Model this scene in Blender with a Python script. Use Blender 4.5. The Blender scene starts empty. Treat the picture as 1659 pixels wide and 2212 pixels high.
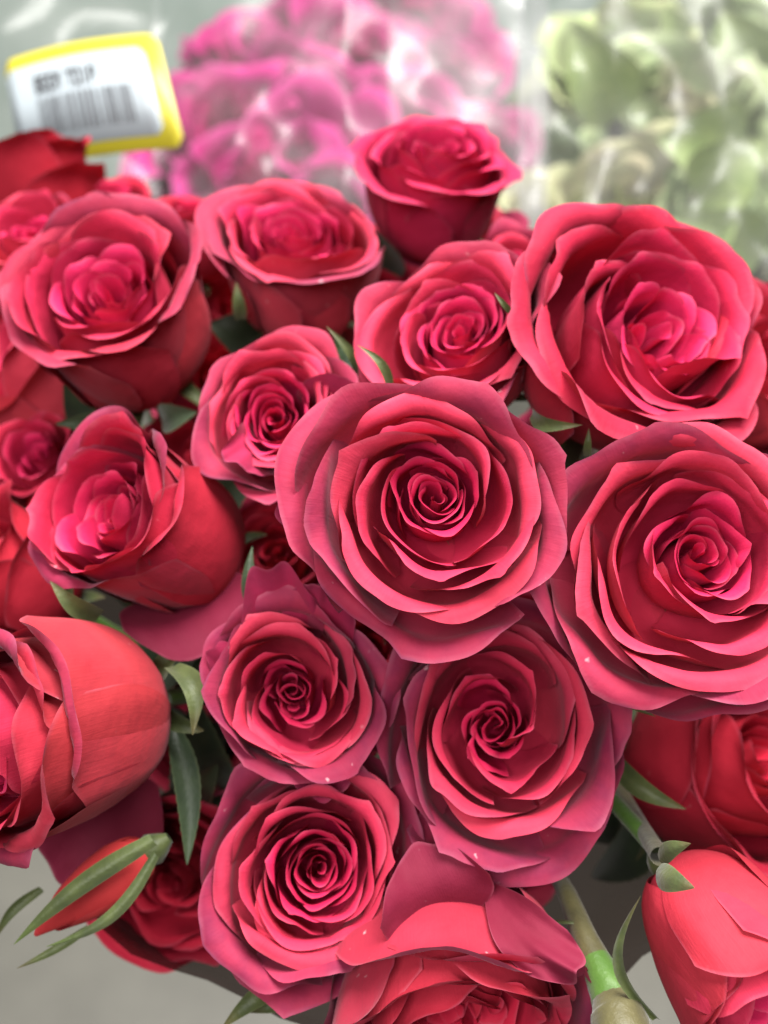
import bpy, math, random
import numpy as np
from mathutils import Vector, Matrix, Quaternion

# ------------------------------------------------------------------ camera, world, light
sc = bpy.context.scene
col = sc.collection
PW, PH = 1659.0, 2212.0                      # pixel grid used for measuring the photograph
PITCH = math.radians(38.0)                   # looking down into the bunch
CAM = Vector((0.0, -0.20, 1.06))
TANV = math.tan(math.radians(26.0))          # half of the vertical field of view
TANH = TANV * 0.75
fwd = Vector((0, math.cos(PITCH), -math.sin(PITCH)))
upv = Vector((0, math.sin(PITCH), math.cos(PITCH)))
rgt = Vector((1, 0, 0))
CM = Matrix((rgt, upv, -fwd)).transposed()   # camera axes -> world

cam_d = bpy.data.cameras.new('camera')
cam = bpy.data.objects.new('camera', cam_d)
col.objects.link(cam)
cam.matrix_world = Matrix.Translation(CAM) @ CM.to_4x4()
cam_d.sensor_fit = 'VERTICAL'
cam_d.sensor_height = 24.0
cam_d.lens = 12.0 / TANV
cam_d.clip_start = 0.01
cam_d.clip_end = 50
cam_d.dof.use_dof = True
cam_d.dof.focus_distance = 0.225
cam_d.dof.aperture_fstop = 6.2
sc.camera = cam

world = bpy.data.worlds.new('World')
sc.world = world
world.use_nodes = True
bgn = world.node_tree.nodes['Background']
bgn.inputs[0].default_value = (0.90, 0.95, 1.0, 1)
bgn.inputs[1].default_value = 0.07


def area(name, loc, target, sx, sy, power, colr):
    d = bpy.data.lights.new(name, 'AREA')
    d.shape = 'RECTANGLE'
    d.size, d.size_y, d.energy, d.color = sx, sy, power, colr
    o = bpy.data.objects.new(name, d)
    col.objects.link(o)
    o.location = loc
    o.rotation_euler = (Vector(target) - Vector(loc)).to_track_quat('-Z', 'Y').to_euler()
    return o


BQ = CAM + fwd * 0.26
area('ceiling_lamp', (0.25, 0.30, 2.6), BQ, 1.8, 0.9, 195, (1.0, 0.97, 0.93))
area('ceiling_lamp', (-0.5, -1.2, 2.3), BQ, 1.6, 0.9, 62, (1.0, 0.97, 0.94))

vs = sc.view_settings
vs.view_transform = 'Standard'
vs.look = 'None'
vs.gamma = 1.0
vs.use_curve_mapping = False
vs.exposure = -0.28
sc.render.engine = 'CYCLES'
cy = sc.cycles
cy.use_denoising = True
cy.max_bounces = 7
cy.transparent_max_bounces = 12
cy.transmission_bounces = 8
cy.diffuse_bounces = 2
cy.caustics_reflective = False
cy.caustics_refractive = False
cy.sample_clamp_indirect = 4.0


# ------------------------------------------------------------------ helpers
def cpt(px, py, d):
    """photograph pixel + distance along the view axis -> world point"""
    return CAM + CM @ Vector(((px / PW - 0.5) * 2 * TANH * d, (0.5 - py / PH) * 2 * TANV * d, -d))


def cdir(x, y, z):
    return (CM @ Vector((x, y, z))).normalized()


def pxm(n, d):
    return n / PW * 2 * TANH * d


def tag(o, label=None, cat=None, group=None, kind=None):
    if label: o['label'] = label
    if cat: o['category'] = cat
    if group: o['group'] = group
    if kind: o['kind'] = kind
    return o


def empty(name, loc, rot=None):
    o = bpy.data.objects.new(name, None)
    o.empty_display_size = 0.01
    col.objects.link(o)
    m = rot.to_4x4() if rot is not None else Matrix.Identity(4)
    o.matrix_world = Matrix.Translation(loc) @ m
    return o


_faces = {}


def grid_faces(nu, nv):
    k = (nu, nv)
    if k not in _faces:
        i, j = np.meshgrid(np.arange(nv - 1), np.arange(nu - 1), indexing='ij')
        a = (i * nu + j).ravel()
        _faces[k] = np.stack([a, a + 1, a + nu + 1, a + nu], 1).astype(np.int32)
    return _faces[k]


def mesh_np(name, co, faces, attrs=None, smooth=True):
    me = bpy.data.meshes.new(name)
    co = np.asarray(co, dtype=np.float32).reshape(-1, 3)
    faces = np.asarray(faces, dtype=np.int32)
    n, k = faces.shape
    me.vertices.add(len(co))
    me.vertices.foreach_set('co', co.ravel())
    me.loops.add(n * k)
    me.loops.foreach_set('vertex_index', faces.ravel())
    me.polygons.add(n)
    me.polygons.foreach_set('loop_start', np.arange(0, n * k, k, dtype=np.int32))
    me.polygons.foreach_set('loop_total', np.full(n, k, dtype=np.int32))
    for an, av in (attrs or {}).items():
        av = np.asarray(av, dtype=np.float32)
        if av.ndim == 2:
            at = me.attributes.new(an, 'FLOAT_VECTOR', 'POINT')
            at.data.foreach_set('vector', av.ravel())
        else:
            at = me.attributes.new(an, 'FLOAT', 'POINT')
            at.data.foreach_set('value', av)
    me.update(calc_edges=True)
    if smooth:
        me.polygons.foreach_set('use_smooth', np.ones(n, dtype=bool))
    return me


def obj(name, me, mat, parent=None):
    o = bpy.data.objects.new(name, me)
    if mat and not me.materials:
        me.materials.append(mat)
    col.objects.link(o)
    if parent: o.parent = parent
    return o


def noise1(rng, x, freq, octv=2):
    y = np.zeros_like(x)
    a = 1.0
    for k in range(octv):
        for q in range(2):
            f = freq * (2 ** k) * rng.uniform(0.7, 1.3)
            y = y + a * np.sin(x * f + rng.uniform(0, 6.28)) * 0.6
        a *= 0.5
    return y


def tube(path, radii, n=10, close=True):
    path = [Vector(p) for p in path]
    co, fc = [], []
    t0 = (path[1] - path[0]).normalized()
    nrm = t0.orthogonal().normalized()
    for i, p in enumerate(path):
        t = (path[min(i + 1, len(path) - 1)] - path[max(i - 1, 0)]).normalized()
        nrm = (nrm - t * nrm.dot(t)).normalized()
        b = t.cross(nrm)
        for k in range(n):
            a = 2 * math.pi * k / n
            co.append(tuple(p + (nrm * math.cos(a) + b * math.sin(a)) * radii[i]))
    for i in range(len(path) - 1):
        for k in range(n):
            k2 = (k + 1) % n
            fc.append((i * n + k, i * n + k2, (i + 1) * n + k2, (i + 1) * n + k))
    v = np.repeat(np.linspace(0, 1, len(path)), n)
    return co, fc, v


# ------------------------------------------------------------------ materials
def nt(name):
    m = bpy.data.materials.new(name)
    m.use_nodes = True
    t = m.node_tree
    t.nodes.clear()
    return m, t


class NB:
    """small node builder"""
    def __init__(s, t): s.t = t

    def n(s, typ, **kw):
        x = s.t.nodes.new(typ)
        for k, v in kw.items(): setattr(x, k, v)
        return x

    def set(s, sock, v):
        if hasattr(v, 'links') or isinstance(v, bpy.types.NodeSocket): s.t.links.new(v, sock)
        else: sock.default_value = v

    def math(s, op, a, b=0.0, clamp=False):
        x = s.n('ShaderNodeMath', operation=op, use_clamp=clamp)
        s.set(x.inputs[0], a); s.set(x.inputs[1], b)
        return x.outputs[0]

    def mix(s, f, a, b, blend='MIX'):
        x = s.n('ShaderNodeMix', data_type='RGBA', blend_type=blend)
        s.set(x.inputs['Factor'], f)
        s.set(x.inputs[6], a); s.set(x.inputs[7], b)
        return x.outputs[2]

    def noise(s, vec, scale, detail=3.0, rough=0.55):
        x = s.n('ShaderNodeTexNoise')
        x.inputs['Scale'].default_value = scale
        x.inputs['Detail'].default_value = detail
        x.inputs['Roughness'].default_value = rough
        if vec is not None: s.t.links.new(vec, x.inputs['Vector'])
        return x.outputs['Fac']

    def ramp(s, f, lo, hi, a=0.0, b=1.0):
        x = s.n('ShaderNodeMapRange', clamp=True)
        s.set(x.inputs[0], f)
        for i, q in enumerate((lo, hi, a, b)): x.inputs[i + 1].default_value = q
        return x.outputs[0]

    def attr(s, name, out='Fac', typ='GEOMETRY'):
        x = s.n('ShaderNodeAttribute', attribute_name=name, attribute_type=typ)
        return x.outputs[out]

    def out(s, sh):
        o = s.n('ShaderNodeOutputMaterial')
        s.t.links.new(sh, o.inputs['Surface'])


def c4(*a): return (a[0], a[1], a[2], 1.0)


def petal_material(name, back_mul, old_col, edge_col, transl_mul, edge_amt=0.5):
    m, t = nt(name)
    b = NB(t)
    oi = b.n('ShaderNodeObjectInfo')
    basec = oi.outputs['Color']
    age = oi.outputs['Alpha']
    rnd = oi.outputs['Random']
    edge = b.attr('edge')
    pv = b.attr('pv')
    uvw = b.attr('puv', 'Vector')
    geo = b.n('ShaderNodeNewGeometry')
    tc = b.n('ShaderNodeTexCoord')
    off = b.n('ShaderNodeVectorMath', operation='ADD')
    t.links.new(tc.outputs['Object'], off.inputs[0])
    cmb = b.n('ShaderNodeCombineXYZ')
    t.links.new(rnd, cmb.inputs[0]); t.links.new(rnd, cmb.inputs[2])
    t.links.new(cmb.outputs[0], off.inputs[1])
    P = off.outputs[0]
    # veins: noise stretched along the petal
    mp = b.n('ShaderNodeMapping')
    t.links.new(uvw, mp.inputs['Vector'])
    mp.inputs['Scale'].default_value = (46, 6.0, 1)
    vein = b.noise(mp.outputs[0], 1.0, 3, 0.6)
    n1 = b.noise(P, 110, 3)
    n2 = b.noise(P, 420, 3)
    # the under side of the petal is duller and more scarlet
    backc = b.mix(1.0, basec, c4(*back_mul), 'MULTIPLY')
    c = b.mix(geo.outputs['Backfacing'], backc, basec)
    side = b.ramp(geo.outputs['Backfacing'], 0, 1, 0.35, 1.0)
    oldf = b.math('MULTIPLY', b.math('MULTIPLY', side, b.ramp(b.math('ADD', pv, b.math('MULTIPLY', b.math('SUBTRACT', n1, 0.5), 0.5)), 0.35, 1.0, 0.5, 1.0)), b.math('MULTIPLY', age, b.ramp(n1, 0.25, 0.7, 0.8, 1.0)))
    c = b.mix(oldf, c, c4(*old_col))
    c = b.mix(b.ramp(b.noise(P, 70, 4), 0.38, 0.68, 0.0, 0.55), c, b.mix(1.0, c, c4(0.70, 0.50, 0.6), 'MULTIPLY'))
    c = b.mix(b.ramp(vein, 0.35, 0.75, 0.0, 0.13), c, b.mix(1.0, c, c4(1.25, 1.35, 1.3), 'MULTIPLY'))
    # pale rim: the petal's own paler edge, plus rim light put into the colour
    ef = b.math('MULTIPLY', b.ramp(edge, 0.6, 1.0), b.ramp(n1, 0.4, 0.75, edge_amt * 0.15, edge_amt))
    c = b.mix(ef, c, c4(*edge_col))
    dk = b.math('MULTIPLY', b.ramp(edge, 0.75, 1.0), b.math('MULTIPLY', b.ramp(b.noise(P, 75, 2), 0.52, 0.68), b.ramp(age, 0.0, 0.6, 0.35, 0.9)))
    c = b.mix(dk, c, c4(0.16, 0.03, 0.07))
    # scuffs
    sp = b.ramp(b.noise(P, 260, 2, 0.5), 0.73, 0.80)
    sp = b.math('MULTIPLY', sp, b.math('MULTIPLY', age, 0.45))
    c = b.mix(sp, c, c4(0.75, 0.55, 0.58))
    p = b.n('ShaderNodeBsdfPrincipled')
    t.links.new(c, p.inputs['Base Color'])
    p.inputs['Roughness'].default_value = 0.68
    p.inputs['Specular IOR Level'].default_value = 0.12
    t.links.new(b.ramp(age, 0, 1, 0.0, 0.10), p.inputs['Sheen Weight'])
    p.inputs['Sheen Roughness'].default_value = 0.45
    p.inputs['Sheen Tint'].default_value = c4(0.95, 0.72, 0.85)
    dent = b.math('MULTIPLY', b.noise(P, 42, 3, 0.6), 2.2)
    hgt = b.math('ADD', dent, b.math('ADD', b.math('MULTIPLY', vein, 0.16), b.math('ADD', b.math('MULTIPLY', n2, 0.25), b.math('MULTIPLY', n1, 0.5))))
    bp = b.n('ShaderNodeBump')
    bp.inputs['Strength'].default_value = 0.35
    bp.inputs['Distance'].default_value = 0.0014
    t.links.new(hgt, bp.inputs['Height'])
    t.links.new(bp.outputs[0], p.inputs['Normal'])
    tr = b.n('ShaderNodeBsdfTranslucent')
    t.links.new(b.mix(1.0, c, c4(*transl_mul), 'MULTIPLY'), tr.inputs[0])
    mx = b.n('ShaderNodeMixShader')
    mx.inputs[0].default_value = 0.10
    t.links.new(p.outputs[0], mx.inputs[1]); t.links.new(tr.outputs[0], mx.inputs[2])
    b.out(mx.outputs[0])
    return m


M_PETAL = petal_material('rose_petal', (0.84, 1.10, 0.86), (0.185, 0.018, 0.054), (0.46, 0.15, 0.21), (1.25, 1.0, 0.8), 0.36)
M_MAG = petal_material('magenta_petal', (0.9, 0.9, 0.95), (0.36, 0.02, 0.16), (0.6, 0.2, 0.4), (1.2, 1.0, 1.0))
M_PALE = petal_material('pale_green_petal', (0.9, 1.0, 0.8), (0.25, 0.30, 0.14), (0.45, 0.48, 0.34), (1.1, 1.1, 0.9))


def green_material(name, c1, c2, tipc, rough=0.5, transl=0.15):
    m, t = nt(name)
    b = NB(t)
    tc = b.n('ShaderNodeTexCoord')
    n1 = b.noise(tc.outputs['Object'], 160, 4)
    n2 = b.noise(tc.outputs['Object'], 900, 3)
    c = b.mix(b.ramp(n1, 0.3, 0.7), c4(*c1), c4(*c2))
    pv = b.attr('pv')
    c = b.mix(b.ramp(pv, 0.72, 1.0, 0.0, 0.75), c, c4(*tipc))
    edge = b.attr('edge')
    c = b.mix(b.ramp(edge, 0.6, 1.0, 0.0, 0.4), c, c4(0.15, 0.17, 0.08))
    p = b.n('ShaderNodeBsdfPrincipled')
    t.links.new(c, p.inputs['Base Color'])
    p.inputs['Roughness'].default_value = rough
    p.inputs['Specular IOR Level'].default_value = 0.35
    p.inputs['Sheen Weight'].default_value = 0.25
    bp = b.n('ShaderNodeBump')
    bp.inputs['Strength'].default_value = 0.4
    bp.inputs['Distance'].default_value = 0.0005
    t.links.new(n2, bp.inputs['Height'])
    t.links.new(bp.outputs[0], p.inputs['Normal'])
    tr = b.n('ShaderNodeBsdfTranslucent')
    t.links.new(c, tr.inputs[0])
    mx = b.n('ShaderNodeMixShader')
    mx.inputs[0].default_value = transl
    t.links.new(p.outputs[0], mx.inputs[1]); t.links.new(tr.outputs[0], mx.inputs[2])
    b.out(mx.outputs[0])
    return m


M_SEPAL = green_material('sepal_green', (0.035, 0.050, 0.013), (0.075, 0.095, 0.026), (0.09, 0.06, 0.02))
M_OLIVE = green_material('olive_sepal', (0.035, 0.05, 0.016), (0.08, 0.105, 0.03), (0.10, 0.15, 0.03), 0.45)
M_LEAF = green_material('rose_leaf', (0.016, 0.030, 0.013), (0.032, 0.052, 0.022), (0.03, 0.05, 0.02), 0.45)
M_STEM = green_material('stem_green', (0.045, 0.11, 0.012), (0.065, 0.14, 0.02), (0.08, 0.12, 0.03), 0.45, 0.05)
M_STEMB = green_material('brown_green_stem', (0.05, 0.045, 0.016), (0.09, 0.08, 0.028), (0.10, 0.08, 0.03), 0.5, 0.05)
M_PLEAF = green_material('pale_leaf', (0.14, 0.21, 0.06), (0.25, 0.32, 0.11), (0.2, 0.25, 0.1), 0.5, 0.25)


def plain(name, colr, rough=0.6, nscale=30, amt=0.15, bump=0.0):
    m, t = nt(name)
    b = NB(t)
    tc = b.n('ShaderNodeTexCoord')
    n1 = b.noise(tc.outputs['Object'], nscale, 4)
    c = b.mix(b.ramp(n1, 0.3, 0.7, 0.0, amt * 2), c4(*colr), c4(*[x * 0.72 for x in colr]))
    p = b.n('ShaderNodeBsdfPrincipled')
    t.links.new(c, p.inputs['Base Color'])
    p.inputs['Roughness'].default_value = rough
    b.out(p.outputs[0])
    return m


def film_material(name, tint, haze, gloss):
    m, t = nt(name)
    b = NB(t)
    tc = b.n('ShaderNodeTexCoord')
    mp = b.n('ShaderNodeMapping')
    t.links.new(tc.outputs['Object'], mp.inputs['Vector'])
    mp.inputs['Scale'].default_value = (1.0, 0.8, 0.6)
    mp.inputs['Rotation'].default_value = (0.2, 0.5, 0.0)
    n1 = b.noise(mp.outputs[0], 34, 4, 0.55)
    bp = b.n('ShaderNodeBump')
    bp.inputs['Strength'].default_value = 0.5
    bp.inputs['Distance'].default_value = 0.0022
    t.links.new(n1, bp.inputs['Height'])
    tp = b.n('ShaderNodeBsdfTransparent')
    tp.inputs[0].default_value = c4(*tint)
    gl = b.n('ShaderNodeBsdfGlossy')
    gl.inputs['Roughness'].default_value = 0.30
    t.links.new(bp.outputs[0], gl.inputs['Normal'])
    df = b.n('ShaderNodeBsdfTranslucent')
    df.inputs[0].default_value = c4(0.85, 0.85, 0.86)
    d2 = b.n('ShaderNodeBsdfDiffuse')
    d2.inputs[0].default_value = c4(0.85, 0.85, 0.86)
    ds = b.n('ShaderNodeMixShader')
    ds.inputs[0].default_value = 0.5
    t.links.new(df.outputs[0], ds.inputs[1]); t.links.new(d2.outputs[0], ds.inputs[2])
    m1 = b.n('ShaderNodeMixShader')
    t.links.new(b.ramp(n1, 0.3, 0.75, haze * 0.5, haze * 1.6), m1.inputs[0])
    t.links.new(tp.outputs[0], m1.inputs[1]); t.links.new(ds.outputs[0], m1.inputs[2])
    fr = b.n('ShaderNodeFresnel')
    fr.inputs['IOR'].default_value = 1.5
    t.links.new(bp.outputs[0], fr.inputs['Normal'])
    m2 = b.n('ShaderNodeMixShader')
    t.links.new(b.math('MULTIPLY', fr.outputs[0], gloss, True), m2.inputs[0])
    t.links.new(m1.outputs[0], m2.inputs[1]); t.links.new(gl.outputs[0], m2.inputs[2])
    b.out(m2.outputs[0])
    return m


# ------------------------------------------------------------------ rose generator
def bez(p0, p1, p2, p3, n):
    t = np.linspace(0, 1, n)[:, None]
    p0, p1, p2, p3 = map(np.array, (p0, p1, p2, p3))
    return (1 - t) ** 3 * p0 + 3 * (1 - t) ** 2 * t * p1 + 3 * (1 - t) * t * t * p2 + t ** 3 * p3


def profile(rb, belly, rr, zr, bul, clen, cang):
    """radius/height along the petal: a cup from the base to the rim, then a lip rolled outward"""
    body = bez((rb, 0.0), (rb + belly, 0.02 * zr), (rr * bul, zr * 0.55), (rr, zr), 40)
    d = body[-1] - body[-2]
    a = math.atan2(d[1], d[0])
    k = 26
    pts = [body[-1]]
    step = clen * 1.3 / k
    for i in range(k):
        f = (i + 0.5) / k * 1.3
        aa = a - cang * min(f, 1.15) ** 1.3
        pts.append(pts[-1] + step * np.array((math.cos(aa), math.sin(aa))))
    pts = np.vstack([body, np.array(pts[1:])])
    seg = np.r_[0, np.cumsum(np.linalg.norm(np.diff(pts, axis=0), axis=1))]
    L = seg[39] + clen
    return seg / L, pts[:, 0], pts[:, 1]


def petal_mesh(rng, R, rr, zr, phi, W, rb, belly, bul, clen, cang, spiral, tip, ruffle, kround, nround, flat, lean, nu=25, nv=19, wob=0.03, dfm=None, tilt=0.0, fine=0.0):
    u = np.linspace(-1, 1, nu)
    v = np.linspace(0, 1, nv)
    U, V = np.meshgrid(u, v)
    S = 1 - kround * np.abs(U) ** nround
    u0 = rng.uniform(-0.15, 0.15)
    S = S + tip * np.exp(-np.abs((U - u0) / 0.055)) + (0.004 + 0.9 * ruffle) * noise1(rng, U, 4.5, 2)
    if fine: S = S + fine * noise1(rng, U, 17, 2) * np.exp(-((U - rng.uniform(-0.8, 0.8)) / 0.5) ** 2)
    s = V * S
    wv = 0.30 + 0.70 * np.sin(np.clip(V / 0.75, 0, 1) * math.pi / 2) ** 1.2
    A = profile(rb, belly, rr, zr, bul, clen, cang * 0.55)
    B = profile(rb, belly, rr, zr, bul, clen, cang * 1.35)
    mm = np.clip(0.5 + 0.35 * noise1(rng, U, 2.2, 1) + 0.25 * np.abs(U) ** 2, 0, 1)
    r = np.interp(s, A[0], A[1]) * (1 - mm) + np.interp(s, B[0], B[1]) * mm
    z = np.interp(s, A[0], A[2]) * (1 - mm) + np.interp(s, B[0], B[2]) * mm
    a = W * U * wv
    r = r * ((1 - flat) + flat / np.cos(np.clip(a, -0.95, 0.95)))
    r = r + spiral * R * U * V
    z = z + tilt * R * U * V ** 1.5
    r = r * (1 + 0.05 * np.exp(-((U - u0) / 0.3) ** 2) * V ** 4)
    lip = np.clip((V - 0.84) / 0.16, 0, 1) ** 2 * (0.4 + rng.random())
    r = r + R * 0.022 * lip
    z = z - R * 0.016 * lip
    uc, ua = rng.uniform(-0.7, 0.7), rng.uniform(-0.03, 0.03)
    r = r + R * ua * V * np.exp(-((U - uc) / 0.22) ** 2)
    r = r + R * wob * V ** 2 * noise1(rng, U, 2.5, 2)
    z = z + R * wob * 0.8 * V ** 2 * noise1(rng, U, 2.2, 2)
    rf = noise1(rng, U, 5.5, 2)
    z = z + R * ruffle * V ** 5 * rf
    r = r + R * ruffle * 0.9 * V ** 5 * noise1(rng, U, 6, 2)
    if dfm is not None:
        th = phi + a
        r = r * (1 + V * (dfm[0] * np.sin(2 * th + dfm[1]) + dfm[2] * np.sin(3 * th + dfm[3]) + 0.5 * dfm[2] * np.sin(5 * th + dfm[4])))
        z = z * (1 + V * dfm[5] * np.sin(th + dfm[6]) + V * 0.6 * dfm[2] * np.sin(4 * th + dfm[4]))
    x = r * np.cos(phi + a) + lean[0] * V
    y = r * np.sin(phi + a) + lean[1] * V
    co = np.stack([x, y, z], -1).reshape(-1, 3)
    edge = np.maximum(np.clip((V - 0.86) / 0.14, 0, 1) ** 2.0, np.clip((np.abs(U) - 0.9) / 0.1, 0, 1) ** 2 * np.clip(V * 1.6 - 0.3, 0, 1))
    puv = np.stack([U, V, np.zeros_like(U)], -1).reshape(-1, 3)
    return mesh_np('petal', co, grid_faces(nu, nv), {'edge': edge.ravel(), 'pv': V.ravel(), 'puv': puv})


def blade_mesh(path_fn, width, n=9, m=5, cup=0.25, nv=None, lobe=0.0, rng=None):
    """long leaf-like blade: path_fn(t)->(pos, side, up)"""
    co, ed, pv = [], [], []
    for i in range(n):
        t = i / (n - 1)
        p, sd, un = path_fn(t)
        w = width * (math.sin(math.pi * min(1, t * 0.86 + 0.14)) ** 0.8) * (1.0 - 0.25 * t) + width * 0.03
        for j in range(m):
            q = 2 * j / (m - 1) - 1
            ww = w * q
            if lobe and abs(q) > 0.9: ww *= 1 + lobe * math.sin(t * 40)
            co.append(tuple(p + sd * ww + un * (cup * w * q * q)))
            ed.append(1.0 if abs(q) > 0.95 else 0.0)
            pv.append(t)
    return mesh_np('blade', co, grid_faces(m, n), {'edge': np.array(ed), 'pv': np.array(pv)})


def sepal(parent, phi, r0, z0, length, width, a0, a1, twist=0.0, rng=None, name='sepal', mat=None):
    """sepal starting at radius r0, height z0; a0,a1 = start and end elevation angle (90 = up along the bloom)"""
    er = Vector((math.cos(phi), math.sin(phi), 0)); ez = Vector((0, 0, 1)); et = Vector((-math.sin(phi), math.cos(phi), 0))
    n = 12
    pts = [er * r0 + ez * z0]; dirs = []
    for i in range(n):
        a = math.radians(a0 + (a1 - a0) * (i / (n - 1)) ** 1.2)
        d = er * math.cos(a) + ez * math.sin(a) + et * twist * i / n
        d.normalize(); dirs.append(d)
        pts.append(pts[-1] + d * length / n)

    def f(t):
        i = min(int(t * (n - 1)), n - 1)
        x = t * n
        k = min(int(x), n - 1)
        p = pts[k].lerp(pts[k + 1], x - k)
        d = dirs[i]
        return p, et, et.cross(d) * -1.0
    me = blade_mesh(f, width, 13, 5, 0.45)
    return obj(name, me, mat or M_SEPAL, parent)


BIND = cpt(870, 2100, 0.50)


def rose(px, py, d, rpx, axis, label, seed, H=0.9, n=32, roll=0.0, hollow=0.36, cl=0.34, ncl=13, cz=0.86, zout=0.62, outer=5,
         curl=1.0, base=(0.60, 0.022, 0.070), rim=(0.66, 0.045, 0.062), age=0.75, jitter=0.12, group='roses in the red bunch',
         cat='rose', name='rose', mat=None, res=(27, 19), lean=0.0, sepals=5, sep_ang=(20, -40), stem=True, tightness=1.0, outr=1.18, wmid=1.30, wout=1.0, hw=(2.1, 1.05), quart=1, odd=0.0, off=0.09, ocurl=1.0, oage=None, sepk=0.7, wob=0.03, bind=None, sepal_mat=None, stem_mat=None, belly=0.75):
    """bloom whose opening is centred on pixel (px,py) at distance d; rpx = bloom radius in pixels; axis in camera coordinates"""
    rng = random.Random(seed)
    mat = mat or M_PETAL
    R = pxm(rpx, d)
    Hm = H * R
    ax = cdir(*axis)
    zq = ax.to_track_quat('Z', 'Y')
    rot = (zq @ Quaternion((0, 0, 1), roll)).to_matrix()
    o = empty(name, cpt(px, py, d) - ax * Hm * 0.9, rot)
    tag(o, label, cat, group)
    # petals from the centre outward
    phi = rng.uniform(0, 6.28)
    cxy = np.array((rng.uniform(-1, 1), rng.uniform(-1, 1))) * off * R
    nm = n - ncl - outer
    dfm = (rng.uniform(0.03, 0.08), rng.uniform(0, 6), rng.uniform(0.008, 0.022), rng.uniform(0, 6), rng.uniform(0, 6), rng.uniform(0.02, 0.06), rng.uniform(0, 6))
    qa = rng.uniform(0, 6.28)
    for i in range(n):
        phi += 2.3998 + rng.gauss(0, jitter)
        if i < ncl:                                        # rolled heart
            t = i / max(ncl - 1, 1)
            qo = np.zeros(2)
            if quart > 1 and t < 0.62:                     # heart split into several furls
                qk = qa + (i % quart) * 2 * math.pi / quart
                qo = np.array((math.cos(qk), math.sin(qk))) * cl * R * (0.22 if i % quart == 0 else 0.48)
                t = t * 0.75
            rr = R * (0.05 + (cl - 0.05) * t ** 0.85) * (1 + rng.uniform(-0.06, 0.06))
            zr = Hm * (cz + 0.045 * rng.uniform(-1, 1) + 0.04 * t)
            W = hw[0] + (hw[1] - hw[0]) * t
            pm = petal_mesh(rng, R, rr, zr, phi, W, 0.03 * R, rr * 0.9, 1.18, R * (0.04 + 0.08 * t), 0.35 + 1.1 * t * curl, 0.03 + 0.03 * t,
                            0.03 * t * rng.random(), 0.004 + 0.006 * t, 0.20 + 0.10 * t, 3.0, 0.0, cxy + qo + np.array((rng.uniform(-1, 1), rng.uniform(-1, 1))) * 0.04 * R * (0.4 + t), res[0], res[1], wob * 0.8, dfm, rng.uniform(-1, 1) * 0.06, 0.003)
            ag = 0.0; cm = 0.0
        elif i < ncl + nm:                                 # cup of the flower
            t = (i - ncl) / max(nm - 1, 1)
            od = rng.random() < odd
            rr = R * (0.82 if od else 1.0) * (hollow + (0.80 - hollow) * t ** 0.8) * (1 + rng.uniform(-0.07, 0.07))
            zr = Hm * (0.98 + 0.06 * math.sin(t * 3.1) - 0.10 * t + rng.uniform(-0.06, 0.06))
            W = wmid - 0.25 * t + rng.uniform(-0.15, 0.12)
            pm = petal_mesh(rng, R, rr, zr, phi, W, 0.06 * R, rr * belly, 1.10 - 0.06 * t, R * (0.08 + 0.16 * t * rng.uniform(0.6, 1.3)), (0.9 + 1.2 * t * rng.uniform(0.6, 1.4)) * curl,
                            (rng.uniform(0.12, 0.20) if od else rng.uniform(0.03, 0.08)), (rng.uniform(0.03, 0.07) if rng.random() < 0.6 else 0.0), 0.008 + 0.010 * t, 0.22, 3.0, 0.05 + 0.07 * t,
                            cxy * (1 - t) + np.array((rng.uniform(-1, 1), rng.uniform(-1, 1))) * lean * R, res[0], res[1], wob, dfm, rng.uniform(-1, 1) * (0.24 if od else 0.065), 0.004)
            ag = 0.08 + 0.38 * t * t * age * rng.uniform(0.3, 1.4); cm = 0.3 + 0.7 * t
        else:                                              # spread outer petals
            t = (i - ncl - nm) / max(outer - 1, 1)
            rr = R * (0.84 + (outr - 0.30 - 0.84) * t)
            zr = Hm * (0.92 + (zout - 0.92) * t + rng.uniform(-0.04, 0.04))
            W = wout + rng.uniform(-0.08, 0.12)
            pm = petal_mesh(rng, R, rr, zr, phi, W, 0.08 * R, R * (0.62 + 0.1 * t), 1.0, R * (0.24 + 0.12 * rng.random()), (1.1 + 0.8 * rng.random()) * curl * ocurl,
                            0.035, (rng.uniform(0.02, 0.05) if rng.random() < 0.6 else 0.0), 0.026, 0.24, 2.8, 0.12,
                            np.array((rng.uniform(-1, 1), rng.uniform(-1, 1))) * 0.05 * R, res[0], res[1], wob * 1.4, dfm, rng.uniform(-1, 1) * 0.10, 0.006)
            ag = age * rng.uniform(0.95, 1.3); cm = 1.0
        p = obj('petal', pm, mat, o)
        j = rng.uniform(0.90, 1.10)
        cc = [(base[k] * (1 - cm) + rim[k] * cm) * j for k in range(3)]
        p.color = (cc[0], cc[1], cc[2], min(1, ag))
    # hip, sepals, stem
    inv = o.matrix_world.inverted()
    hp = [(0, 0, 0.05 * R), (0, 0, 0.0), (0, 0, -0.09 * R), (0, 0, -0.19 * R), (0, 0, -0.27 * R), (0, 0, -0.31 * R)]
    co, fc, v = tube(hp, [0.17 * R, 0.21 * R, 0.21 * R, 0.18 * R, 0.12 * R, 0.07 * R], 12)
    obj('hip', mesh_np('hip', co, fc, {'pv': v * 0, 'edge': v * 0}), sepal_mat or M_SEPAL, o)
    for k in range(sepals):
        ph = k * 2 * math.pi / 5 + rng.uniform(-0.2, 0.2)
        a0 = sep_ang[0] + rng.uniform(-12, 12); a1 = sep_ang[1] + rng.uniform(-30, 30)
        sepal(o, ph, 0.18 * R, -0.02 * R, R * rng.uniform(0.75, 1.05) * sepk, R * rng.uniform(0.12, 0.17) * sepk, a0, a1, rng.uniform(-0.5, 0.5), rng, mat=sepal_mat)
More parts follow.
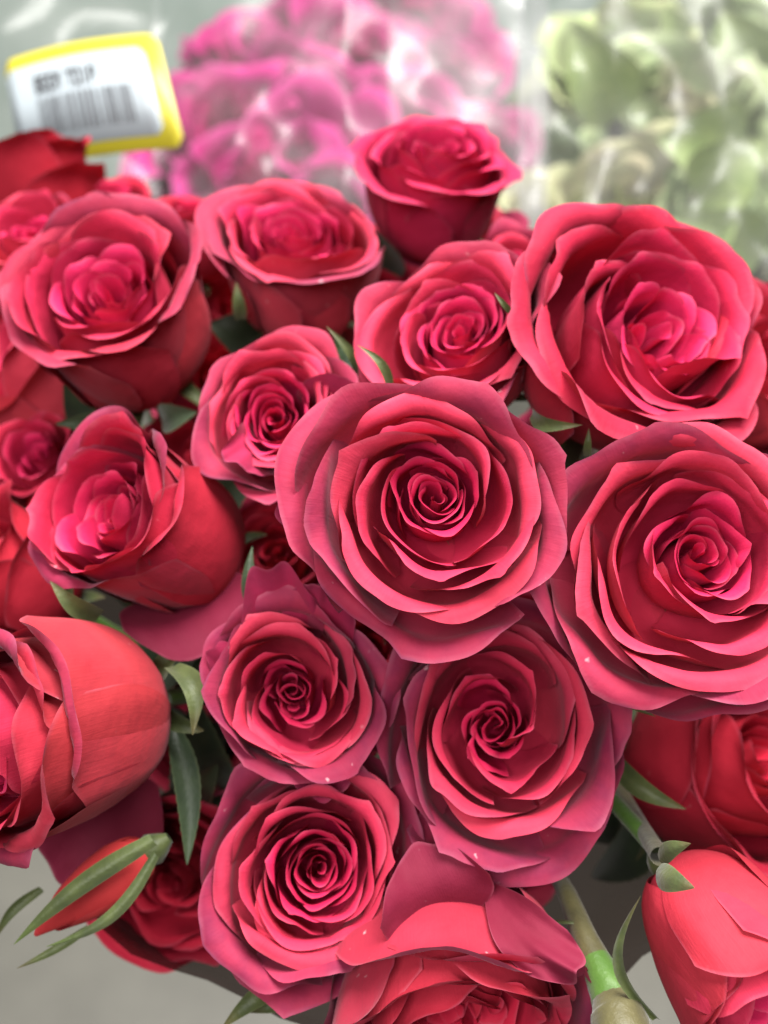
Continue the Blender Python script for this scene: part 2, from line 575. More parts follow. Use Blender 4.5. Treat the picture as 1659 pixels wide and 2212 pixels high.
    if stem:
        b = inv @ (bind if bind is not None else BIND)
        L = b.length
        path, rad = [], []
        for k in range(15):
            t = k / 14
            q = bez((0, 0, -0.25 * R), (0, 0, -0.25 * R - 0.35 * L), tuple(b * 0.7 + Vector((0, 0, -0.05 * L))), tuple(b), 15)[k]
            path.append(q); rad.append(max(0.0022, 0.09 * R * (1 - 0.25 * min(1, t * 3))))
        co, fc, v = tube(path, rad, 8)
        obj('stem', mesh_np('stem', co, fc, {'pv': v * 0.3, 'edge': v * 0}), stem_mat or M_STEM, o)
    return o


# ------------------------------------------------------------------ setting: floor and wall
def quad(name, pts, mat, kind=None, sub=1):
    me = bpy.data.meshes.new(name)
    me.from_pydata([tuple(p) for p in pts], [], [(0, 1, 2, 3)])
    o = obj(name, me, mat)
    if kind: o['kind'] = kind
    return o


M_FLOOR = plain('grey_floor', (0.135, 0.130, 0.112), 0.45, 9, 0.5)
M_WALL = plain('mint_wall', (0.24, 0.30, 0.265), 0.6, 3, 0.1)
quad('floor', [(-6, -3, 0), (6, -3, 0), (6, 1.6, 0), (-6, 1.6, 0)], M_FLOOR, 'structure')
quad('wall', [(-6, 1.6, 0), (6, 1.6, 0), (6, 1.6, 3.2), (-6, 1.6, 3.2)], M_WALL, 'structure')

# ------------------------------------------------------------------ the roses of the bunch
PINK = (0.48, 0.013, 0.066)
HOT = (0.53, 0.017, 0.086)
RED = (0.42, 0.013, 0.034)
CORAL = (0.55, 0.036, 0.070)
FR = dict(res=(41, 25))
r_mid = rose(932, 1095, 0.230, 258, (-0.05, 0.13, 1), 'large open rose with dark hollow heart in the middle of the bunch', 11, H=0.82, n=34, ncl=15, cl=0.37, hollow=0.52, cz=0.7, zout=0.55, outer=7, base=PINK, rim=CORAL, outr=1.34, quart=1, odd=0.35, off=0.13, **FR)
r_right = rose(1488, 1225, 0.232, 296, (-0.02, 0.15, 1), 'large coral pink open rose cut by the right edge at mid height', 23, H=0.82, n=34, ncl=14, cl=0.32, hollow=0.38, cz=0.76, zout=0.55, outer=6, base=PINK, rim=CORAL, outr=1.32, quart=1, odd=0.3, off=0.14, **FR)
r_maroon = rose(1090, 1572, 0.248, 238, (-0.02, 0.20, 1), 'wide rose with maroon outer petals below the middle rose', 37, H=0.85, n=33, ncl=13, cl=0.28, hollow=0.38, cz=0.78, zout=0.48, outer=8, base=PINK, rim=CORAL, age=0.95, outr=1.42, odd=0.3, off=0.11, **FR)
r_dusky = rose(640, 1490, 0.250, 190, (0.02, 0.18, 1), 'dusky rose with twisted open heart, left of the maroon edged rose', 41, H=0.95, n=32, ncl=13, cl=0.34, hollow=0.54, cz=0.64, zout=0.6, outer=6, base=(0.42, 0.013, 0.06), rim=CORAL, age=0.9, outr=1.2, quart=2, odd=0.35, off=0.14, **FR)
r_spiral = rose(672, 1875, 0.250, 215, (0.03, 0.22, 1), 'round full rose with tight spiral above the drooping bottom rose', 53, H=0.85, n=40, ncl=18, cl=0.44, hollow=0.46, cz=0.93, zout=0.42, outer=6, base=PINK, rim=CORAL, age=0.95, outr=1.4, odd=0.2, off=0.1, **FR)
r_oval = rose(972, 725, 0.272, 208, (-0.20, 0.42, 0.9), 'oval rose with tall back petals behind the middle rose', 67, H=1.15, n=38, ncl=20, cl=0.45, hollow=0.5, cz=0.84, zout=0.75, outer=5, base=HOT, rim=CORAL, age=0.6, odd=0.25, off=0.13, **FR)
r_small = rose(592, 890, 0.275, 175, (-0.05, 0.30, 0.95), 'small rose with swirled heart between upper left and middle roses', 71, H=1.0, n=36, ncl=17, cl=0.48, hollow=0.52, cz=0.92, zout=0.6, outer=5, base=HOT, rim=CORAL, age=0.7, outr=1.22, odd=0.2, **FR)
r_big = rose(1392, 700, 0.268, 298, (0.28, 0.42, 0.86), 'big opened rose with fanned loose petals at the upper right', 83, H=1.05, n=34, ncl=14, cl=0.34, hollow=0.42, cz=0.88, zout=0.75, outer=4, base=HOT, rim=RED, age=0.4, jitter=0.3, lean=0.06, outr=1.15, quart=3, ocurl=1.5, odd=0.4, off=0.15, **FR)
r_cup = rose(225, 625, 0.300, 226, (-0.14, 0.54, 0.83), 'cup shaped rose with scarlet side at the upper left', 97, belly=1.1, H=1.45, n=32, ncl=15, cl=0.45, hollow=0.5, cz=0.92, zout=0.90, outer=4, base=HOT, rim=(0.44, 0.022, 0.042), age=0.6, outr=1.12, wout=1.15, quart=1, ocurl=1.6, odd=0.3, off=0.13)
r_pale = rose(640, 525, 0.325, 185, (-0.02, 0.62, 0.78), 'cupped rose with pale rim, second row, left of the tallest rose', 101, belly=1.0, H=1.35, n=34, ncl=19, cl=0.52, hollow=0.58, cz=0.93, zout=0.88, outer=4, base=HOT, rim=CORAL, age=0.7, outr=1.15, wout=1.15, ocurl=1.5, odd=0.2)
r_tall = rose(938, 350, 0.350, 168, (0.03, 0.66, 0.75), 'tallest rose standing out at the top of the bunch', 113, H=1.45, n=28, ncl=13, cl=0.45, hollow=0.5, cz=1.0, zout=0.75, outer=4, base=HOT, rim=PINK, age=0.3, outr=1.18, curl=1.25)
r_half = rose(1120, 585, 0.335, 110, (0.1, 0.55, 0.8), 'small rose half hidden behind the big upper right rose', 127, H=1.2, n=24, ncl=10, cl=0.4, hollow=0.5, outer=4, base=PINK, rim=CORAL)
r_bud = rose(245, 1095, 0.262, 208, (-0.44, 0.40, 0.80), 'half open bud rose showing its smooth red side, left of middle', 131, H=2.0, n=30, ncl=17, cl=0.52, hollow=0.58, belly=1.05, curl=0.8, hw=(2.0, 1.1), cz=0.88, zout=0.92, outer=4, base=PINK, rim=RED, age=0.8, outr=1.02, wout=1.3, ocurl=2.0, **FR)
r_left = rose(-5, 1605, 0.235, 262, (-0.50, -0.03, 0.86), 'large rose turned to the left edge with broad orange red flank', 149, belly=1.0, H=1.9, n=30, ncl=14, cl=0.48, hollow=0.52, cz=0.9, zout=0.72, outer=4, base=HOT, rim=(0.46, 0.028, 0.042), age=0.8, outr=1.14, wout=1.3, curl=1.15, ocurl=2.1, **FR)
r_droop = rose(985, 2205, 0.245, 275, (0.05, -0.62, 0.78), 'drooping rose at the bottom edge with crumpled maroon petal', 151, H=1.1, n=30, ncl=13, cl=0.36, hollow=0.46, outer=5, base=(0.46, 0.016, 0.045), rim=(0.42, 0.020, 0.045), age=1.0, outr=1.2, quart=2, **FR)
r_plump = rose(1652, 2145, 0.225, 215, (0.38, -0.52, 0.77), 'plump half closed rose hanging at the lower right corner', 163, H=1.8, n=22, ncl=11, cl=0.42, hollow=0.5, outer=3, zout=0.78, base=HOT, rim=(0.50, 0.027, 0.056), age=0.05, outr=1.0, curl=0.5, sepals=5, sep_ang=(75, 85), wout=1.3, wmid=1.5, **FR)
r_scar = rose(1660, 1640, 0.290, 250, (0.62, 0.25, 0.72), 'shaded scarlet rose tucked under the large right rose', 173, H=1.5, n=20, ncl=8, outer=4, base=RED, rim=RED, age=0.15, zout=0.85, wout=1.2)
r_shade = rose(385, 1910, 0.300, 200, (-0.12, -0.10, 0.95), 'shaded red rose behind the round spiral rose, lower left', 181, H=0.8, n=22, ncl=8, outer=5, base=RED, rim=RED, age=0.2)
r_l1 = rose(70, 985, 0.320, 120, (-0.3, 0.5, 0.8), 'small blurred rose on the left edge below the cup shaped rose', 191, H=1.4, n=20, ncl=8, outer=3, base=HOT, rim=RED, age=0.3)
r_l2 = rose(55, 500, 0.365, 130, (-0.1, 0.6, 0.78), 'blurred rose on the left edge above the cup shaped rose', 193, H=1.2, n=20, ncl=8, outer=4, base=HOT, rim=CORAL, age=0.4)
r_l3 = rose(40, 340, 0.42, 165, (-0.1, 0.9, 0.35), 'blurred scarlet rose at the left edge under the price label', 197, H=1.4, n=18, ncl=7, outer=4, base=RED, rim=RED, age=0.1)
r_l4 = rose(245, 430, 0.42, 105, (0.05, 0.75, 0.6), 'small blurred rose between the label and the cup shaped rose', 199, H=1.3, n=18, ncl=7, outer=4, base=HOT, rim=RED, age=0.2)
r_l5 = rose(430, 465, 0.38, 110, (0.25, 0.80, 0.5), 'blurred dark pink rose behind the pale rimmed cupped rose', 211, H=1.4, n=18, ncl=7, outer=4, base=PINK, rim=RED, age=0.5)
r_l6 = rose(10, 790, 0.345, 165, (-0.6, 0.6, 0.5), 'rose showing only its pink flank under the cup shaped rose', 223, H=1.5, n=16, ncl=6, outer=4, base=PINK, rim=CORAL, age=0.2, wout=1.2)
r_l7 = rose(-40, 1210, 0.300, 165, (-0.7, 0.5, 0.5), 'rose showing only its red flank at the left edge', 227, H=1.5, n=16, ncl=6, outer=4, base=RED, rim=RED, age=0.1, wout=1.2)
r_dark = rose(1690, 780, 0.325, 200, (0.45, 0.4, 0.8), 'dark rose behind the big upper right rose at the edge', 229, H=1.3, n=20, ncl=8, outer=4, base=RED, rim=CORAL, age=0.7)

# deep roses, mostly fillers added to block light and darken the gaps
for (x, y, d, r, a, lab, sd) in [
        (430, 985, 0.345, 150, (-0.1, 0.4, 0.9), 'shaded filler rose deep in the gap between cup shaped and half open roses', 301),
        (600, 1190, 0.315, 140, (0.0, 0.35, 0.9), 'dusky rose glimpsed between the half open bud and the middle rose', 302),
        (430, 1560, 0.335, 150, (0.0, 0.2, 1), 'shaded filler rose deep between the left edge rose and the dusky rose', 303),
        (850, 1750, 0.330, 150, (0.0, 0.2, 1), 'shaded filler rose deep between the spiral rose and the maroon edged rose', 304),
        (460, 1390, 0.325, 160, (-0.2, 0.3, 0.9), 'shaded filler rose deep under the half open bud rose', 310),
        (800, 590, 0.390, 130, (0.0, 0.5, 0.8), 'shaded filler rose low behind the tallest rose and the pale rimmed rose', 311),
        (1000, 520, 0.400, 140, (0.0, 0.5, 0.8), 'shaded filler rose directly under the tallest rose', 312),
        (320, 520, 0.400, 120, (0.0, 0.6, 0.8), 'shaded filler rose behind the top of the cup shaped rose', 313),
        (800, 1400, 0.310, 130, (0.0, 0.2, 1.0), 'shaded filler rose deep between the dusky rose and the middle rose', 314),
        (480, 800, 0.365, 150, (0.0, 0.4, 0.9), 'shaded filler rose deep between the cup shaped rose and the small swirled rose', 315),
        (490, 640, 0.400, 140, (0.0, 0.5, 0.9), 'shaded filler rose deep between the cup shaped and pale rimmed roses', 316),
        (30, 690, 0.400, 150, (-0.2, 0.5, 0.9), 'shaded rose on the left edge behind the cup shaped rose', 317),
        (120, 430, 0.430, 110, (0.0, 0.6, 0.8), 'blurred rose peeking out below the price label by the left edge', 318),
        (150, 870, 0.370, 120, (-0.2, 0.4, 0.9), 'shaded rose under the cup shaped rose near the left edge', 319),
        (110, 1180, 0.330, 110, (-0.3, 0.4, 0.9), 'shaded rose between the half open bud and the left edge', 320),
        (830, 650, 0.360, 130, (0.0, 0.5, 0.8), 'shaded filler rose deep between the oval rose and the pale rimmed rose', 305),
        (1240, 980, 0.330, 150, (0.1, 0.4, 0.9), 'shaded filler rose deep under the big upper right rose', 306),
        (1290, 1500, 0.325, 150, (0.0, 0.2, 1), 'shaded filler rose deep between the right rose and the maroon edged rose', 307),
        (760, 1010, 0.330, 120, (0.0, 0.3, 1), 'shaded filler rose deep behind the middle rose at its upper left', 308),
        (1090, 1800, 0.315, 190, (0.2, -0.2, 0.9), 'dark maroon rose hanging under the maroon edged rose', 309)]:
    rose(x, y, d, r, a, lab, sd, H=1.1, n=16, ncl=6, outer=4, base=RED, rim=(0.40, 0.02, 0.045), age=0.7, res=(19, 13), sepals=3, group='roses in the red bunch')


# ------------------------------------------------------------------ sepals and leaves set by hand on their roses
def blade(parent, a, b, d0, d1, wpx, name='sepal', mat=None, bend=0.2, side=0.0, cup=0.4, n=15, m=7, face=0.0, ov=False):
    """leaf blade from pixel a (distance d0) to pixel b (distance d1)"""
    if ov: n = 31
    A, B = cpt(a[0], a[1], d0), cpt(b[0], b[1], d1)
    ax = B - A
    L = ax.length
    view = (CAM - A).normalized()
    sd = ax.cross(view).normalized()
    un = sd.cross(ax).normalized()
    sd2 = (sd * math.cos(face) + un * math.sin(face)).normalized()
    un2 = ax.normalized().cross(sd2) * -1
    w = pxm(wpx, d0) * 0.5
    inv = parent.matrix_world.inverted()
    co, ed, pv = [], [], []
    for i in range(n):
        t = i / (n - 1)
        k = math.sin(math.pi * t)
        p = A + ax * t + un * (bend * L * k) + sd * (side * L * k)
        if ov: ww = w * (math.sin(math.pi * t ** 0.75) ** 0.85) * (1 + 0.03 * ((i % 2) * 2 - 1))
        else: ww = w * (math.sin(math.pi * (0.2 + 0.8 * t)) ** 0.9) * (1 - 0.2 * t)
        ww += w * 0.03
        for j in range(m):
            q = 2 * j / (m - 1) - 1
            v = p + sd2 * (ww * q) + un2 * (cup * ww * abs(q) ** 1.5)
            co.append(tuple(inv @ v)); ed.append(1.0 if abs(q) > 0.95 else 0.0); pv.append(t)
    return obj(name, mesh_np(name, co, grid_faces(m, n), {'edge': np.array(ed), 'pv': np.array(pv)}), mat or M_SEPAL, parent)


S = blade
S(r_bud, (215, 1330), (108, 1255), 0.262, 0.255, 44, bend=0.15, side=-0.1)
S(r_bud, (150, 1300), (62, 1195), 0.272, 0.268, 30, bend=0.1, side=0.2)
S(r_left, (372, 1440), (416, 1588), 0.262, 0.252, 52, side=-0.18)
S(r_left, (372, 1560), (404, 1868), 0.275, 0.262, 54, 'leaf', M_LEAF, 0.05, -0.06, ov=True)
S(r_cup, (350, 905), (425, 890), 0.312, 0.300, 60, 'leaf', M_LEAF, 0.15, ov=True)
S(r_cup, (300, 950), (120, 915), 0.322, 0.300, 66, 'leaf', M_LEAF, 0.2, 0.1, ov=True)
S(r_cup, (190, 940), (140, 800), 0.330, 0.315, 60, 'leaf', M_LEAF, 0.1, ov=True)
S(r_oval, (775, 830), (705, 705), 0.285, 0.275, 26, side=0.12)
S(r_oval, (845, 850), (772, 745), 0.265, 0.262, 22, side=0.15)
S(r_oval, (775, 870), (765, 770), 0.290, 0.285, 30)
S(r_big, (1120, 750), (1105, 660), 0.262, 0.262, 26, bend=0.2)
S(r_big, (1108, 680), (1068, 632), 0.260, 0.258, 14)
S(r_big, (1150, 893), (1258, 918), 0.262, 0.250, 34, side=0.12)
S(r_big, (1190, 470), (1188, 448), 0.300, 0.300, 6)
S(r_right, (1268, 985), (1272, 925), 0.255, 0.252, 18)
S(r_right, (1280, 1430), (1416, 1548), 0.255, 0.245, 34, side=0.10, bend=0.15)
S(r_scar, (1325, 1640), (1482, 1748), 0.272, 0.262, 46, side=0.10, bend=0.15)
S(r_small, (640, 1056), (592, 1024), 0.250, 0.247, 11, side=0.15)
S(r_spiral, (640, 2110), (478, 2222), 0.262, 0.255, 46, side=0.06)
S(r_spiral, (700, 2090), (520, 2185), 0.268, 0.262, 40, side=-0.12)
S(r_plump, (1418, 1880), (1500, 1918), 0.226, 0.215, 58, bend=0.16, side=0.05, cup=-0.4)
S(r_plump, (1425, 1860), (1492, 1822), 0.228, 0.222, 40, bend=0.12, side=-0.1, cup=-0.4)
S(r_droop, (1195, 1990), (1265, 1995), 0.255, 0.252, 8)
S(r_pale, (520, 690), (510, 610), 0.318, 0.312, 30)
S(r_bud, (560, 1330), (545, 1180), 0.268, 0.266, 36, side=-0.1, mat=M_LEAF, name='leaf')
S(r_maroon, (900, 1880), (893, 1850), 0.262, 0.260, 14)
S(r_maroon, (800, 1680), (870, 1640), 0.275, 0.270, 14)
for (par, a, b, d0, d1, w) in [  # extra deep leaves added to block light and keep the gaps dark
        (r_dusky, (470, 1700), (420, 1500), 0.33, 0.30, 130), (r_bud, (560, 1470), (380, 1400), 0.33, 0.31, 130),
        (r_small, (450, 1120), (560, 1010), 0.33, 0.31, 120), (r_spiral, (860, 1650), (760, 1750), 0.31, 0.29, 110),
        (r_maroon, (1310, 1480), (1350, 1620), 0.32, 0.30, 120), (r_big, (1180, 1000), (1280, 900), 0.31, 0.30, 120),
        (r_scar, (1290, 1900), (1440, 1640), 0.33, 0.31, 110), (r_pale, (560, 760), (450, 700), 0.35, 0.34, 110),
        (r_tall, (850, 600), (790, 480), 0.37, 0.35, 70), (r_dusky, (430, 1620), (520, 1420), 0.345, 0.32, 170), (r_dusky, (520, 1640), (400, 1440), 0.355, 0.33, 170), (r_spiral, (470, 1780), (420, 1600), 0.35, 0.33, 170), (r_bud, (330, 1420), (480, 1330), 0.33, 0.31, 150), (r_bud, (440, 1460), (300, 1330), 0.34, 0.32, 150), (r_big, (1290, 960), (1160, 940), 0.33, 0.31, 130), (r_scar, (1250, 1800), (1330, 1620), 0.35, 0.33, 170), (r_maroon, (1200, 1760), (1300, 1640), 0.34, 0.33, 150), (r_shade, (420, 1760), (470, 1650), 0.33, 0.30, 120)]:
    S(par, a, b, d0, d1, w, 'leaf', M_LEAF, 0.15, random.Random(a[0]).uniform(-0.1, 0.1), ov=True, face=random.Random(a[1]).uniform(-0.6, 0.6))



def accent(parent, a, b, d0, d1, wpx, colr, age, bend=0.1, side=0.0, cup=0.3, seed=1, curl=0.0, crumple=0.03, n=23, m=29, face=0.0):
    """a single loose petal from pixel a to pixel b"""
    rg = random.Random(seed)
    A, B = cpt(a[0], a[1], d0), cpt(b[0], b[1], d1)
    ax = B - A
    L = ax.length
    sd = ax.cross((CAM - A).normalized()).normalized()
    un = sd.cross(ax).normalized()
    sd = (sd * math.cos(face) + un * math.sin(face)).normalized()
    un = sd.cross(ax).normalized()
    w_ = pxm(wpx, d0) * 0.5
    inv_ = parent.matrix_world.inverted()
    q = np.linspace(-1, 1, m)
    e1, e2, e3 = noise1(rg, q, 3, 2), noise1(rg, q, 7, 2), noise1(rg, q, 4, 2)
    co, ed, pv, uv = [], [], [], []
    for i in range(n):
        t = i / (n - 1)
        for j in range(m):
            S_ = 1 - 0.30 * abs(q[j]) ** 3 + 0.03 * e3[j]
            tt = t * S_
            ww = w_ * (0.30 + 0.70 * math.sin(math.pi / 2 * min(1, t / 0.7)))
            k = math.sin(math.pi * tt * 0.9)
            h = bend * L * k + cup * ww * abs(q[j]) ** 2 - curl * L * max(0, tt - 0.6) ** 2 * 4 + crumple * L * t * t * (e1[j] + 0.6 * e2[j] * t + 0.8 * math.sin(5 * t + 3 * q[j] + seed))
            v = A + ax * tt + sd * (ww * q[j]) + un * h + sd * (side * L * k)
            co.append(tuple(inv_ @ v))
            ed.append(max(max(0, (t - 0.88) / 0.12) ** 2, max(0, (abs(q[j]) - 0.92) / 0.08) ** 2))
            pv.append(t); uv.append((q[j], t, 0))
    p_ = obj('petal', mesh_np('petal', co, grid_faces(m, n)[:, ::-1], {'edge': np.array(ed), 'pv': np.array(pv), 'puv': np.array(uv)}), M_PETAL, parent)
    p_.color = (colr[0], colr[1], colr[2], age)
    return p_


accent(r_droop, (965, 2000), (900, 1856), 0.246, 0.240, 250, (0.15, 0.010, 0.026), 0.3, 0.10, seed=5, curl=0.25, crumple=0.08)
accent(r_droop, (1060, 1925), (1262, 2100), 0.244, 0.230, 120, (0.15, 0.010, 0.026), 0.3, 0.12, side=0.08, seed=4, crumple=0.10, cup=0.6)
accent(r_mid, (900, 1250), (905, 1390), 0.268, 0.245, 190, PINK, 0.95, 0.1, seed=6, curl=0.1)
accent(r_mid, (760, 1080), (596, 1060), 0.258, 0.238, 190, PINK, 0.95, 0.1, seed=7, crumple=0.05)
accent(r_dusky, (620, 1400), (590, 1215), 0.272, 0.250, 160, PINK, 0.9, 0.15, seed=8, crumple=0.06)
accent(r_dusky, (680, 1400), (700, 1235), 0.272, 0.250, 150, PINK, 0.9, 0.15, seed=9, crumple=0.06)
accent(r_dusky, (520, 1460), (448, 1390), 0.270, 0.252, 90, PINK, 0.9, 0.2, seed=10)
accent(r_dusky, (690, 1600), (705, 1715), 0.275, 0.252, 150, PINK, 0.9, 0.1, seed=12, curl=0.2)
accent(r_maroon, (1060, 1740), (1050, 1915), 0.280, 0.262, 330, PINK, 0.95, 0.1, seed=13, curl=0.1)
accent(r_left, (310, 1670), (120, 1880), 0.292, 0.276, 270, (0.15, 0.010, 0.026), 0.4, 0.06, seed=20, crumple=0.03, curl=0.1)
accent(r_bud, (390, 1280), (430, 1402), 0.290, 0.268, 260, (0.15, 0.010, 0.026), 0.4, 0.10, seed=14, curl=0.2)
accent(r_small, (700, 900), (770, 810), 0.290, 0.272, 150, PINK, 0.85, 0.2, seed=16)
accent(r_small, (570, 960), (500, 1010), 0.290, 0.262, 120, PINK, 0.85, 0.1, seed=17, crumple=0.05)

# ------------------------------------------------------------------ unopened bud at the lower left
BA = cdir(-0.82, -0.54, 0.12)
bud = empty('rose_bud', cpt(325, 1838, 0.262), BA.to_track_quat('Z', 'Y').to_matrix())
tag(bud, 'slim unopened bud wrapped in green sepals at the lower left', 'rose bud')
Lb = pxm(300, 0.262)
rng = random.Random(5)
for k in range(5):
    pm = petal_mesh(rng, Lb * 0.22, Lb * (0.05 + 0.012 * k), Lb * (0.94 - 0.05 * k), k * 2.4, 1.7, Lb * 0.05, Lb * 0.22, 3.8 - 0.3 * k, Lb * 0.02, 0.3, 0.06, 0.02, 0.01, 0.25, 3, 0, (0, 0), 19, 15)
    p = obj('petal', pm, M_PETAL, bud)
    p.color = (0.50, 0.03, 0.04, 0.1)
co, fc, v = tube([(0, 0, 0.03 * Lb), (0, 0, -0.03 * Lb), (0, 0, -0.1 * Lb), (0, 0, -0.16 * Lb)], [0.11 * Lb, 0.12 * Lb, 0.08 * Lb, 0.04 * Lb], 12)
obj('hip', mesh_np('hip', co, fc, {'pv': v * 0, 'edge': v * 0}), M_SEPAL, bud)
S(bud, (330, 1815), (30, 2040), 0.249, 0.247, 44, bend=0.05, side=0.04, cup=-0.5, mat=M_OLIVE)
S(bud, (336, 1845), (100, 2045), 0.251, 0.250, 30, bend=0.04, side=-0.13, cup=-0.5, mat=M_OLIVE)
S(bud, (190, 2005), (36, 2092), 0.258, 0.254, 20, bend=0.02, side=-0.03, cup=-0.4)
S(bud, (90, 1920), (-10, 2030), 0.270, 0.268, 24, bend=0.1, side=0.1)

# ------------------------------------------------------------------ green stem and hip of a rose hanging below the frame
hs = empty('nodding_rose', cpt(1330, 2230, 0.232))
tag(hs, 'thick green rose stem with brown hip beside the lower right rose', 'rose')
inv = hs.matrix_world.inverted()


def world_tube(parent, pts, rad, name, mat, n=14):
    P = np.array([tuple(inv @ p) for p in pts])
    t = np.linspace(0, 1, len(P)); tt = np.linspace(0, 1, 22)
    Q = np.stack([np.interp(tt, t, P[:, k]) for k in range(3)], 1)
    co, fc, v = tube(Q, np.interp(tt, t, rad), n)
    return obj(name, mesh_np(name, co, fc, {'pv': v * 0, 'edge': v * 0}), mat, parent)


w = pxm(1, 0.24)
world_tube(hs, [cpt(1180, 1850, 0.29), cpt(1225, 1930, 0.262), cpt(1265, 2030, 0.250), cpt(1290, 2085, 0.245)], [18 * w, 22 * w, 29 * w, 36 * w], 'stem', M_STEMB)
world_tube(hs, [cpt(1284, 2072, 0.246), cpt(1300, 2105, 0.243), cpt(1318, 2140, 0.240), cpt(1330, 2170, 0.239)], [34 * w, 40 * w, 46 * w, 52 * w], 'stem_joint', M_STEM)
world_tube(hs, [cpt(1322, 2155, 0.239), cpt(1335, 2190, 0.236), cpt(1345, 2240, 0.232), cpt(1350, 2300, 0.230)], [44 * w, 60 * w, 66 * w, 50 * w], 'hip', M_STEMB)
S(hs, (1418, 2200), (1384, 1935), 0.234, 0.228, 26, bend=0.02, side=-0.22, cup=0.8)
world_tube(hs, [cpt(1290, 1620, 0.33), cpt(1370, 1760, 0.275), cpt(1425, 1850, 0.243)], [17 * w, 19 * w, 21 * w], 'stem', M_STEMB)

# ------------------------------------------------------------------ wrapped flowers behind
MAG = (0.36, 0.009, 0.115)
MAG2 = (0.33, 0.014, 0.135)
BM = cpt(640, 900, 0.95)
for (x, y, d, r, a, lab, sd) in [
        (470, 260, 0.66, 120, (-0.2, 0.5, 0.8), 'blurred magenta flower just right of the price label', 401),
        (620, 210, 0.70, 120, (0.0, 0.5, 0.8), 'blurred magenta flower in film, upper middle of the pink cluster', 402),
        (560, 370, 0.62, 120, (-0.1, 0.5, 0.8), 'blurred magenta flower low in film above the pale rimmed rose', 403),
        (720, 330, 0.64, 130, (0.1, 0.5, 0.8), 'blurred bright magenta flower left of the tallest rose', 404),
        (760, 120, 0.76, 120, (0.1, 0.5, 0.8), 'blurred magenta flower high behind the film fold', 405),
        (400, 380, 0.66, 100, (-0.2, 0.5, 0.8), 'blurred magenta flower under the corner of the price label', 406),
        (880, 250, 0.72, 110, (0.2, 0.5, 0.8), 'blurred dull magenta flower behind the tallest rose', 407),
        (520, 130, 0.80, 100, (-0.1, 0.5, 0.8), 'blurred dim magenta flower topmost left in film', 409),
        (650, 60, 0.82, 100, (0.0, 0.5, 0.8), 'blurred magenta flower cut by the top edge', 410),
        (960, 150, 0.84, 110, (0.2, 0.5, 0.8), 'blurred dull magenta flower above the tallest rose', 411),
        (850, 380, 0.70, 110, (0.0, 0.5, 0.8), 'blurred magenta flower at the left shoulder of the tallest rose', 412),
        (1040, 300, 0.80, 100, (0.2, 0.5, 0.8), 'blurred dull magenta flower right of the tallest rose', 413),
        (880, 30, 0.92, 110, (0.2, 0.5, 0.8), 'blurred faint magenta flower at the top edge above the film fold', 414),
        (700, 450, 0.60, 110, (0.0, 0.5, 0.8), 'blurred magenta flower lowest in film behind pale rimmed rose', 408)]:
    rose(x, y, d * 1.3, r * 1.3, a, lab, sd, H=0.9, n=18, ncl=6, outer=5, base=MAG, rim=MAG2, age=0.2, res=(15, 11), sepals=0, group='magenta flowers wrapped in film', cat='flower', name='magenta_flower', mat=M_MAG, jitter=0.8, wob=0.16, lean=0.25, bind=BM, curl=1.3)
PG = (0.27, 0.36, 0.18)
CREAM = (0.33, 0.33, 0.19)
BG = cpt(1420, 1000, 0.95)
pale = []
for (x, y, d, r, a, lab, sd, b1, b2) in [
        (1330, 110, 0.72, 150, (-0.2, 0.4, 0.9), 'blurred pale green rose at the top, left of the glossy film streak', 501, PG, (0.36, 0.44, 0.19)),
        (1500, 220, 0.66, 170, (0.0, 0.4, 0.9), 'blurred cream and green rose high on the right', 502, CREAM, PG),
        (1350, 400, 0.60, 150, (-0.1, 0.5, 0.8), 'blurred cream rose above the big upper right rose', 503, CREAM, CREAM),
        (1590, 440, 0.58, 140, (0.2, 0.4, 0.9), 'blurred light green rose at the right edge below the leaves', 504, PG, PG),
        (1600, 60, 0.80, 140, (0.2, 0.4, 0.9), 'blurred green rose in the upper right corner', 505, PG, PG),
        (1620, 600, 0.62, 130, (0.2, 0.4, 0.9), 'blurred beige rose behind the edge of the big upper right rose', 506, CREAM, PG),
        (1480, 540, 0.70, 130, (0.0, 0.4, 0.9), 'blurred green rose just above the shoulder of the big rose', 508, PG, PG),
        (1440, 330, 0.84, 150, (0.0, 0.4, 0.9), 'blurred dim green rose between the cream roses', 509, PG, PG),
        (1230, 270, 0.90, 130, (-0.1, 0.4, 0.9), 'blurred dim green rose beside the vertical film edge', 510, PG, (0.2, 0.22, 0.15)),
        (1660, 260, 0.74, 140, (0.2, 0.4, 0.9), 'blurred green rose cut by the right edge under the corner', 511, PG, PG),
        (1450, 20, 0.92, 120, (0.1, 0.4, 0.9), 'blurred shaded rose cut by the top edge, right of middle', 512, (0.2, 0.16, 0.1), PG),
        (1180, 470, 0.66, 110, (-0.1, 0.5, 0.9), 'blurred cream rose between the tallest and the big upper right rose', 507, CREAM, CREAM)]:
    pale.append(rose(x, y, d * 1.25, r * 1.1, a, lab, sd, H=0.95, n=16, ncl=6, outer=5, base=b1, rim=b2, age=0.3, res=(15, 11), sepals=0, group='pale roses wrapped in film', cat='pale rose', name='pale_rose', mat=M_PALE, jitter=0.6, wob=0.11, lean=0.15, bind=BG))
